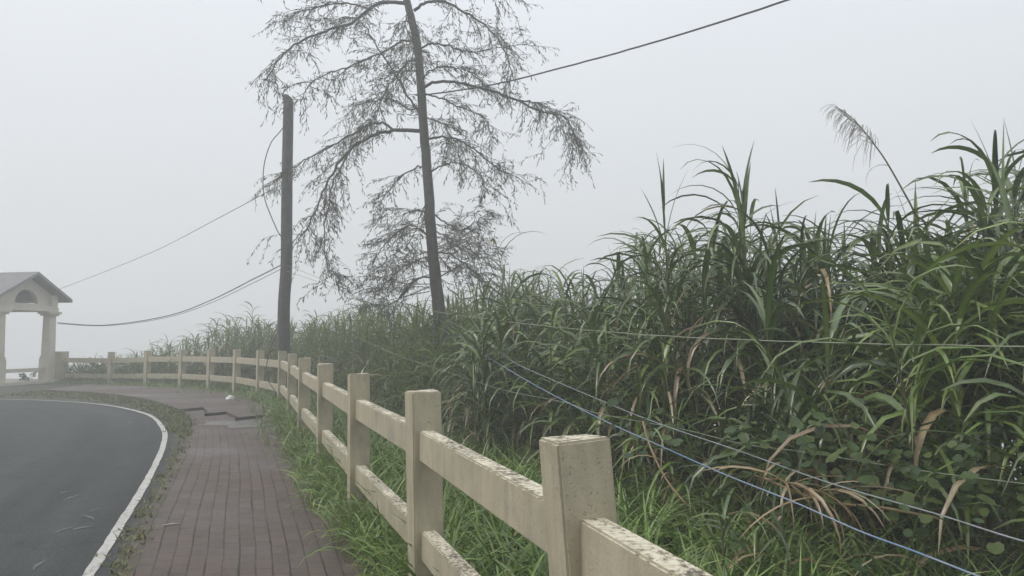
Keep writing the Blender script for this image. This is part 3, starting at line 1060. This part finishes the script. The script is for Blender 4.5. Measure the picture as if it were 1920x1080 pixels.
clump('sparse misty canes rising over the far fence left of the pole', 22.6, [(392, 596, 392, dict(nl=10)), (425, 588, 425, dict(nl=9)), (475, 566, 472, dict(nl=12)), (445, 600, 445, dict(nl=8))], kw=dict(L=(.4, .7), W=.05, rise=.15, lo=.45))
clump('small faded canes at the thin end of the hedge', 25.0, [(272, 660, 275, dict(nl=8)), (296, 636, 292, dict(nl=9)), (312, 645, 312, dict(nl=8)), (244, 668, 246, dict(nl=7))], kw=dict(L=(.3, .55), W=.045, rise=.1, lo=.3))
# feathery plume on its own leaning stalk
plume = empty('plume_reed', at(1745, 636, 6.0).xy.to_3d())
tag(plume, 'feathery seed plume on a long leaning stalk above the canes', 'reed')
o0 = plume.location.copy()
st = [at(1745, 480, 6.0), at(1715, 400, 6.0), at(1690, 352, 6.0), at(1660, 300, 6.0), at(1640, 272, 6.0), at(1615, 240, 6.0), at(1590, 215, 6.0), at(1572, 203, 6.0)]
st = [Vector((o0.x, o0.y, -.05))] + st
m = MB(); ps = spline([p - o0 for p in st], 5)
m.tube(ps, [.008 * (1 - .8 * i / (len(ps) - 1)) + .001 for i in range(len(ps))], 6); m.build('stalk', M_stem, plume, smooth=True)
m = MB()
for k in range(85):
    t = rnd.random()
    i = 4 + t * 3.0
    a = st[5].lerp(st[6], t * 2) if t < .5 else st[6].lerp(st[8], (t - .5) * 2)
    a = a - o0
    az = rnd.uniform(0, 6.28)
    out = Vector((math.cos(az), math.sin(az) * .7, 0)) * rnd.uniform(.05, .15) * (1 - t * .5) + Vector((-.06, 0, .05))
    dr = rnd.uniform(.12, .28) * (1 - .55 * t)
    m.tube([a, a + out * .6 + Vector((0, 0, .01)), a + out + Vector((-.02, 0, -dr * .5)), a + out * 1.1 + Vector((-.03, 0, -dr))], [.0013, .0019, .0021, .0008], 4, cap=False)
m.build('plume', simple_mat('plume', (.28, .27, .25), (.42, .40, .37), 20), plume)
Bp = Blades()
for (x, y, a_, l_) in ((1668, 312, 3.4, .35), (1700, 370, 3.3, .3), (1712, 395, 0, .5)):
    p = at(x, y, 6.0); Bp.add(p, a_, l_, .014, R(20), R(110), GREEN[2], .3)
Bp.mesh('leaves', M_leaf, plume, K=6, off=o0)

# fallen dry stalks
fc = empty('fallen_cane', at(1440, 940, 3.9).xy.to_3d())
tag(fc, 'dry tan cane lying flat across the vines with curled leaves', 'fallen cane')
o0 = fc.location.copy()
st = [at(1430, 895, 4.2), at(1500, 925, 4.05), at(1560, 943, 3.95), at(1640, 950, 3.9), at(1700, 960, 3.85), at(1760, 972, 3.8)]
m = MB(); ps = spline([p - o0 for p in st], 4); m.tube(ps, .008, 6); m.build('stalk', M_dry, fc, smooth=True)
Bd = Blades()
for k in range(26):
    p = st[0].lerp(st[2], rnd.random()) + Vector((0, 0, .01))
    Bd.add(p, rnd.uniform(-1.4, 1.0) if rnd.random() < .7 else rnd.uniform(0, 6.28), rnd.uniform(.25, .6), rnd.uniform(.014, .026), R(rnd.uniform(5, 40)), R(rnd.uniform(40, 110)), rnd.choice(DRY), rnd.gauss(0, .8))
Bd.mesh('leaves', M_leaf, fc, K=6, off=o0)
fc2 = empty('fallen_cane', at(1245, 800, 4.6).xy.to_3d())
tag(fc2, 'thin broken reed leaning behind the nearest fence post', 'fallen cane')
o0 = fc2.location.copy()
st = [at(1205, 790, 4.6), at(1220, 840, 4.5), at(1250, 900, 4.4), at(1290, 950, 4.3)]
m = MB(); ps = spline([p - o0 for p in st], 4); m.tube(ps, .006, 6); m.build('stalk', M_dry, fc2, smooth=True)
Bd = Blades()
for k in range(9):
    p = st[0].lerp(st[3], rnd.random()); Bd.add(p, rnd.uniform(0, 6.28), rnd.uniform(.25, .5), .016, R(rnd.uniform(10, 60)), R(rnd.uniform(60, 130)), rnd.choice(DRY + GREEN), rnd.gauss(0, .8))
Bd.mesh('leaves', M_leaf, fc2, K=6, off=o0)

# ------------------------------------------------------------------ round-leaved vines
vv, vq, vc = [], [], []


def disc_leaf(c, r, nrm, col):
    nrm = nrm.normalized()
    a = nrm.orthogonal().normalized(); b = nrm.cross(a)
    q0 = rnd.uniform(0, 6.28)
    n0 = len(vv)
    K = 9
    vv.append(c - nrm * r * .15)
    vc.append(col)
    for k in range(K):
        q = 2 * math.pi * k / K
        rr = r * (1 - .42 * math.exp(-((q) / .5) ** 2) - .42 * math.exp(-((q - 2 * math.pi) / .5) ** 2)) * rnd.uniform(.93, 1.07)
        vv.append(c + (a * math.cos(q + q0) + b * math.sin(q + q0)) * rr + nrm * rnd.uniform(-.1, .1) * r)
        vc.append(col)
    for k in range(0, K):
        vq.append((n0, n0 + 1 + k, n0 + 1 + (k + 1) % K))


VCOL = [(.045, .080, .022), (.060, .10, .028), (.036, .066, .02), (.085, .12, .030)]
for (px, py, Y, n, sx, sy) in [(1620, 850, 4.25, 120, .5, .22), (1700, 900, 4.05, 170, .5, .2), (1790, 900, 3.95, 130, .4, .2), (1870, 900, 3.95, 80, .35, .15), (1540, 830, 4.4, 70, .35, .2), (1240, 810, 5.2, 40, .3, .15)]:
    c0 = at(px, py, Y)
    for k in range(int(n * .75)):
        c = c0 + Vector((rnd.gauss(0, sx * .6), rnd.gauss(0, .28), rnd.gauss(0, sy * .6)))
        if c.z < .1: c.z = .1 + rnd.random() * .1
        disc_leaf(c, rnd.uniform(.018, .043), Vector((rnd.gauss(-.1, .4), rnd.gauss(-.45, .4), 1)), rnd.choice(VCOL))
tag(np_mesh('vine_foliage', [tuple(p) for p in vv], vq, np.array(vc), M_vine), kind='stuff')


# ------------------------------------------------------------------ tree
TY = 14.0
tree = empty('tree', at(826, 636, TY).xy.to_3d())
tag(tree, 'tall thin grey tree with drooping feathery branches behind the fence', 'tree')
T0 = tree.location.copy()
trunk_px = [(832, 760, .17), (829, 660, .165), (824, 590, .15), (817, 530, .137), (811, 470, .128), (806, 400, .12), (801, 320, .112), (795, 250, .106), (790, 170, .10), (784, 95, .094), (773, 40, .088), (762, 0, .082),
            (748, -60, .07), (742, -130, .058), (745, -210, .042), (742, -290, .026), (746, -350, .01)]
tpts = [at(x, y, TY) for x, y, r in trunk_px]
tpts[0].z = -.6
tsp = spline(tpts, 4)
trad = np.interp(np.linspace(0, len(tpts) - 1, len(tsp)), range(len(tpts)), [r for x, y, r in trunk_px])
m = MB(); m.tube([p - T0 + Vector((rnd.gauss(0, .004), rnd.gauss(0, .004), 0)) for p in tsp], list(trad * .82), 12)
m.build('trunk', M_bark, tree, smooth=True)
LIMBS = [  # px path, start radius, depth change at the end (m)
    ([(766, 8), (735, 3), (700, 12), (660, 42), (610, 58), (560, 80), (525, 108), (500, 150)], .045, -1.2),
    ([(690, 16), (650, 5), (600, 12), (555, 25), (535, 45)], .02, .6),
    ([(787, 212), (765, 182), (738, 135), (708, 90), (685, 50), (655, 32), (620, 40)], .024, .8),
    ([(792, 246), (745, 244), (705, 252), (660, 278), (628, 318), (605, 360), (585, 410), (560, 450)], .045, -.8),
    ([(738, 244), (718, 231), (690, 234), (650, 258), (610, 280), (570, 300), (535, 325), (510, 345)], .028, .5),
    ([(660, 278), (640, 310), (622, 355), (610, 420), (612, 490), (620, 520)], .02, -1.0),
    ([(800, 312), (772, 318), (742, 342), (720, 372), (712, 395)], .018, .9),
    ([(806, 402), (788, 396), (765, 395)], .022, .2),
    ([(810, 452), (795, 436), (772, 424), (742, 438), (718, 462), (700, 490)], .022, -.7),
    ([(815, 522), (790, 520), (765, 540), (738, 568), (705, 572), (670, 560)], .022, .7),
    ([(812, 480), (790, 485), (760, 500), (730, 525), (712, 545)], .016, -1.0),
    ([(776, 20), (800, 6), (832, 4), (880, 28), (920, 58), (948, 98), (962, 140)], .036, -.9),
    ([(786, 92), (810, 82), (842, 86), (882, 98), (935, 90), (985, 82)], .024, .9),
    ([(793, 165), (818, 154), (860, 157), (912, 168), (962, 186), (1012, 207), (1050, 215), (1072, 238), (1080, 285)], .036, .4),
    ([(960, 186), (985, 190), (1020, 200), (1050, 225), (1060, 260)], .016, -.4),
    ([(798, 176), (830, 186), (862, 202), (902, 216), (915, 240)], .018, -.9),
    ([(800, 262), (830, 256), (870, 266), (902, 291), (932, 314), (962, 330)], .026, .5),
    ([(808, 322), (835, 308), (868, 308), (900, 330), (915, 360)], .018, -.7),
    ([(812, 400), (838, 420), (870, 430), (900, 410), (918, 395)], .018, .6),
    ([(818, 472), (845, 478), (880, 500), (910, 530), (930, 560)], .018, -.6),
    ([(822, 520), (850, 505), (880, 485), (900, 470)], .014, .8),
    ([(790, 200), (770, 205), (740, 190), (705, 185), (670, 200), (640, 230)], .018, 1.5),
    ([(778, 80), (755, 75), (725, 95), (690, 110), (640, 130), (590, 150), (560, 190)], .024, -1.6),
    ([(782, 110), (760, 120), (735, 150), (715, 190), (700, 230)], .018, -1.8),
    ([(795, 220), (815, 225), (840, 245), (850, 280)], .014, -1.6),
    ([(790, 150), (810, 130), (840, 125), (880, 135), (910, 165)], .018, 1.7),
    ([(760, -10), (730, -40), (680, -50), (620, -30), (570, -5)], .03, .5),
    ([(752, -40), (790, -70), (850, -70), (910, -40), (950, 0)], .03, .5),
    ([(745, -110), (700, -150), (640, -150), (590, -120)], .024, -.4),
    ([(744, -150), (800, -180), (860, -160), (900, -120)], .022, -.5),
    ([(745, -220), (700, -260), (660, -255)], .016, .5),
    ([(744, -250), (790, -290), (830, -280)], .016, -.4),
    ([(765, 20), (760, 40), (770, 80), (780, 130)], .014, -2.2),
    ([(800, 380), (790, 400), (780, 430), (760, 470)], .014, -1.5),
    ([(808, 430), (830, 440), (850, 455), (870, 470)], .014, -1.4),
]
twm = MB()
lo_, ld, ll, lw, lcx = [], [], [], [], []
TL = [(.085, .100, .066), (.066, .078, .054), (.10, .112, .078), (.074, .080, .060)]


def leafy(p0, d0, L, r0, leaves=True, droop=.55, step=.043):
    """a drooping twig with narrow hanging leaves"""
    K = max(4, int(L / .09))
    p = p0.copy(); d = d0.normalized()
    pts = [p.copy()]
    for k in range(K):
        d = (d + Vector((rnd.gauss(0, .16), rnd.gauss(0, .16), -droop * .17 + rnd.gauss(0, .10)))).normalized()
        p = p + d * (L / K)
        pts.append(p.copy())
    twm.tube([q - T0 for q in pts], [r0 * (1 - .75 * i / K) for i in range(K + 1)], 4, cap=False)
    if leaves:
        n = int(L / step)
        for j in range(n):
            t = (j + rnd.random()) / n
            if t < .12: continue
            i = min(int(t * K), K - 1); f = t * K - i
            q = pts[i].lerp(pts[i + 1], f)
            dd_ = (pts[i + 1] - pts[i]).normalized()
            v = (dd_ * .75 + Vector((rnd.gauss(0, .5), rnd.gauss(0, .5), -.42 + rnd.gauss(0, .35)))).normalized()
            lo_.append(q); ld.append(v); ll.append(rnd.uniform(.06, .135)); lw.append(rnd.uniform(.012, .022)); lcx.append(rnd.choice(TL))
    return pts


for path, r0, dz in LIMBS:
    n = len(path)
    P = [at(x, y, TY + dz * (i / (n - 1)) ** 1.3) for i, (x, y) in enumerate(path)]
    sp = spline(P, 5)
    sp = [p + Vector((rnd.gauss(0, .012), rnd.gauss(0, .012), rnd.gauss(0, .012))) * (1 if i > 2 else .2) for i, p in enumerate(sp)]
    K = len(sp)
    r0 = r0 * .8
    m = MB(); m.tube([p - T0 for p in sp], [r0 * (1 - .8 * i / (K - 1)) + .003 for i in range(K)], 7, cap=False)
    m.build('limb', M_bark, tree, smooth=True)
    length = sum((sp[i + 1] - sp[i]).length for i in range(K - 1))
    nt_ = int(length / .075)
    if length < .5: nt_ = 2
    for j in range(nt_):
        t = .16 + .84 * (j + rnd.random()) / nt_
        t = min(t, .999)
        i = min(int(t * (K - 1)), K - 2)
        q = sp[i].lerp(sp[i + 1], t * (K - 1) - i)
        dl = (sp[i + 1] - sp[i]).normalized()
        az = rnd.uniform(0, 6.28)
        side = Vector((math.cos(az), math.sin(az), rnd.uniform(-.3, .7)))
        d = dl * rnd.uniform(.4, 1.0) + side * .65
        L = rnd.uniform(.3, .85) * (.8 + .3 * t)
        pts = leafy(q, d, L, .0055)
        for s in range(rnd.randint(1, 3)):
            k = rnd.randint(1, len(pts) - 2)
            d2 = (pts[k + 1] - pts[k]).normalized() + Vector((rnd.gauss(0, .6), rnd.gauss(0, .6), rnd.gauss(0, .4)))
            leafy(pts[k], d2, L * rnd.uniform(.35, .7), .0035)
# compact bushy growth low on the trunk
for (cx, cy, sx_, sy_, n_) in [(762, 480, 34, 42, 60), (735, 540, 36, 22, 34), (862, 440, 36, 40, 44), (872, 505, 36, 28, 34)]:
    for k in range(n_):
        x, y = rnd.gauss(cx, sx_ * .7), rnd.gauss(cy, sy_ * .7)
        p = at(x, y, TY + rnd.gauss(0, .45))
        sgn = -1 if cx < 810 else 1
        pts = leafy(p, Vector((sgn * rnd.uniform(.2, 1), rnd.gauss(0, .5), rnd.uniform(-.1, .5))), rnd.uniform(.25, .6), .004, step=.036)
    for k in range(5):
        a = at(806 if sgn < 0 else 818, cy + rnd.uniform(-30, 30), TY); b = at(cx + sgn * sx_ * rnd.uniform(.4, 1.3), cy + rnd.gauss(0, 20), TY + rnd.gauss(0, .4))
        leafy(a, b - a, (b - a).length * 1.15, .009, droop=.1, step=.05)
# weeping strands at the tips
for (x, y, L, dz) in [(505, 140, .5, -1.2), (490, 165, .3, -1.2), (560, 180, .6, -1.6), (585, 150, .6, -.5), (650, 150, .7, -.6), (700, 160, .6, -.4), (610, 440, .8, -.9), (580, 430, .7, -.8), (620, 470, .5, -1), (1075, 240, .8, .4), (1080, 270, .5, .4), (1055, 225, .6, .3), (1030, 215, .5, .3),
                      (950, 110, .8, -.9), (965, 140, .6, -.9), (960, 300, .5, .5), (930, 310, .5, .5), (905, 300, .4, .4), (900, 400, .8, .5), (912, 430, .6, .4), (700, 490, .4, -.7), (720, 400, .6, .9), (525, 340, .5, .5)]:
    for k in range(3):
        leafy(at(x + rnd.gauss(0, 6), y + rnd.gauss(0, 6), TY + dz), Vector((rnd.gauss(0, .4), rnd.gauss(0, .4), -.5)), L * rnd.uniform(.6, 1.1), .004, droop=1.6)
twm.build('twigs', M_bark, tree, smooth=True)
lo_ = np.array([tuple(p) for p in lo_]) - np.array(T0); ld = np.array([tuple(p) for p in ld]); ll = np.array(ll); lw = np.array(lw); lcx = np.array(lcx)
rv = RG.normal(size=ld.shape)
sd = np.cross(ld, rv); sd /= np.linalg.norm(sd, axis=1, keepdims=True)
mid = lo_ + ld * (ll * .55)[:, None]
V4 = np.stack([lo_, mid + sd * (lw * .5)[:, None], lo_ + ld * ll[:, None], mid - sd * (lw * .5)[:, None]], 1).reshape(-1, 3)
Q4 = np.arange(len(lo_) * 4).reshape(-1, 4)
print('tree leaves', len(lo_))
np_mesh('crown', V4, Q4, np.repeat(lcx, 4, 0), M_tleaf, tree, smooth=False)

# ------------------------------------------------------------------ small leafy weeds by the shelter
def weed(px, py, Y, H, n, label):
    b0 = at(px, py, Y); b0.z = float(gz(b0.x, b0.y))
    e = empty('weed', b0); tag(e, label, 'weed')
    m = MB(); vs, qs, cs = [], [], []
    for k in range(n):
        az = rnd.uniform(0, 6.28); sp_ = rnd.uniform(.05, .35)
        top = Vector((math.cos(az) * sp_, math.sin(az) * sp_, H * rnd.uniform(.6, 1)))
        m.tube([Vector((0, 0, -.05)), top * .5 + Vector((0, 0, .05)), top], [.006, .005, .002], 4, cap=False)
        for j in range(9):
            t = rnd.uniform(.3, 1)
            c = top * t + Vector((rnd.gauss(0, .03), rnd.gauss(0, .03), 0))
            d = Vector((rnd.gauss(0, 1), rnd.gauss(0, 1), rnd.gauss(.1, .5))).normalized()
            s = d.cross(Vector((rnd.gauss(0, 1), rnd.gauss(0, 1), 1))).normalized()
            L = rnd.uniform(.08, .16); w = L * .28
            i = len(vs); vs += [c, c + d * L * .5 + s * w, c + d * L, c + d * L * .5 - s * w]; qs.append((i, i + 1, i + 2, i + 3))
            col = rnd.choice(VCOL); cs += [col] * 4
    m.build('stem', M_stem, e)
    np_mesh('leaves', [tuple(p) for p in vs], qs, np.array(cs), M_vine, e)


weed(48, 720, 24.2, .45, 6, 'small leafy weed growing between the shelter columns')
weed(130, 722, 25.2, .6, 8, 'bushy weed growing just beyond the thick end pier')
weed(165, 722, 25.2, .4, 4, 'low thin weed under the last fence rail span')
weed(240, 724, 24.9, .75, 7, 'tall misty weed behind the second last fence span')

# ------------------------------------------------------------------ litter
def lump(name, c, sx, sy, sz, label, cat, mat):
    bm = bmesh.new(); bmesh.ops.create_icosphere(bm, subdivisions=3, radius=1)
    for v in bm.verts:
        d = v.co.normalized()
        k = 1 + .28 * math.sin(5 * d.x + 2 * d.y) * math.cos(4 * d.y - 3 * d.z) + rnd.gauss(0, .04)
        v.co = Vector((d.x * sx * k, d.y * sy * k, max(d.z, -.55) * sz * k))
    zmin = min(v.co.z for v in bm.verts)
    for v in bm.verts: v.co.z -= zmin
    me = bpy.data.meshes.new(name); bm.to_mesh(me); bm.free()
    o = link(name, me, mat); o.location = c
    return tag(o, label, cat)


g = ground_at(432, 750, .062); g.z = .062
lump('plastic_litter', g, .085, .06, .06, 'crumpled white plastic scrap lying on the far raised paving', 'litter', M_white)
g = ground_at(527, 827); g.z = .012
lump('paper_litter', g, .02, .015, .012, 'tiny white paper speck near the grass on the brick walkway', 'litter', M_white)
a, b = ground_at(305, 990), ground_at(338, 986.5)
m = MB(); a.z = b.z = 0
m.tube([Vector((0, 0, .0075)), (b - a) * .5 + Vector((0, .006, .009)), (b - a) + Vector((0, 0, .0075))], [.005, .0065, .004], 7)
o = m.build('stick', simple_mat('pale wood', (.35, .31, .28), (.5, .46, .42), 20), smooth=True); o.location = (a.x, a.y, .012)
tag(o, 'short pale stick lying crosswise on the brick walkway', 'stick')

# ------------------------------------------------------------------ light, air, sky
SUN_EL, SUN_AZ = R(46), R(-98)      # azimuth from +Y towards +X
sd_ = Vector((math.sin(SUN_AZ) * math.cos(SUN_EL), math.cos(SUN_AZ) * math.cos(SUN_EL), math.sin(SUN_EL)))
sl_ = bpy.data.lights.new('sun', 'SUN'); sl_.energy = 1.5; sl_.angle = R(22); sl_.color = (1, .96, .9)
so = bpy.data.objects.new('sun', sl_); COL.objects.link(so)
so.rotation_euler = sd_.to_track_quat('Z', 'Y').to_euler()
so.location = sd_ * 60

w = bpy.data.worlds.new('World'); scene.world = w; w.use_nodes = True
nt = w.node_tree
for n_ in list(nt.nodes): nt.nodes.remove(n_)
out = nt.nodes.new('ShaderNodeOutputWorld'); bg = nt.nodes.new('ShaderNodeBackground')
nt.links.new(bg.outputs[0], out.inputs[0])
sky = nt.nodes.new('ShaderNodeTexSky'); sky.sky_type = 'NISHITA'; sky.sun_disc = False
sky.sun_elevation = SUN_EL; sky.sun_rotation = SUN_AZ; sky.dust_density = 4; sky.air_density = 1.2
tc = nt.nodes.new('ShaderNodeTexCoord'); sx = nt.nodes.new('ShaderNodeSeparateXYZ')
nt.links.new(tc.outputs['Generated'], sx.inputs[0])
ov = ramp(nt, sx.outputs['Z'], [(0.0, (.58, .605, .625)), (.12, (.615, .64, .665)), (.42, (.72, .75, .80)), (1.0, (1.0, 1.03, 1.07))])
cl = N(nt, 'ShaderNodeTexNoise'); cl.inputs['Scale'].default_value = 1.6; cl.inputs['Detail'].default_value = 4
nt.links.new(tc.outputs['Generated'], cl.inputs['Vector'])
ov = mixc(nt, 1.0, ov, ramp(nt, cl.outputs['Fac'], [(.3, .97), (.7, 1.03)]), 'MULTIPLY')
ov10 = mixc(nt, 1.0, ov, (10, 10, 10), 'MULTIPLY')
nt.links.new(mixc(nt, .92, sky.outputs[0], ov10), bg.inputs[0])
bg.inputs[1].default_value = .118

haze = MB(); haze.box((0, 0, -8), (860, 860, 56))
hm = bpy.data.materials.new('haze'); hm.use_nodes = True
hn = hm.node_tree
for n_ in list(hn.nodes): hn.nodes.remove(n_)
ho = hn.nodes.new('ShaderNodeOutputMaterial'); pv = hn.nodes.new('ShaderNodeVolumePrincipled')
pv.inputs['Color'].default_value = (.97, .98, .985, 1)
pv.inputs['Density'].default_value = .0115
pv.inputs['Anisotropy'].default_value = .3
hn.links.new(pv.outputs[0], ho.inputs['Volume'])
h = haze.build('haze', hm); tag(h, kind='stuff')

# ------------------------------------------------------------------ render settings
scene.render.engine = 'CYCLES'
scene.cycles.use_denoising = True
scene.cycles.max_bounces = 8
scene.cycles.diffuse_bounces = 3
scene.cycles.transmission_bounces = 4
scene.cycles.volume_bounces = 3
scene.view_settings.view_transform = 'Standard'
scene.view_settings.look = 'None'
scene.view_settings.gamma = 1
scene.view_settings.exposure = .09
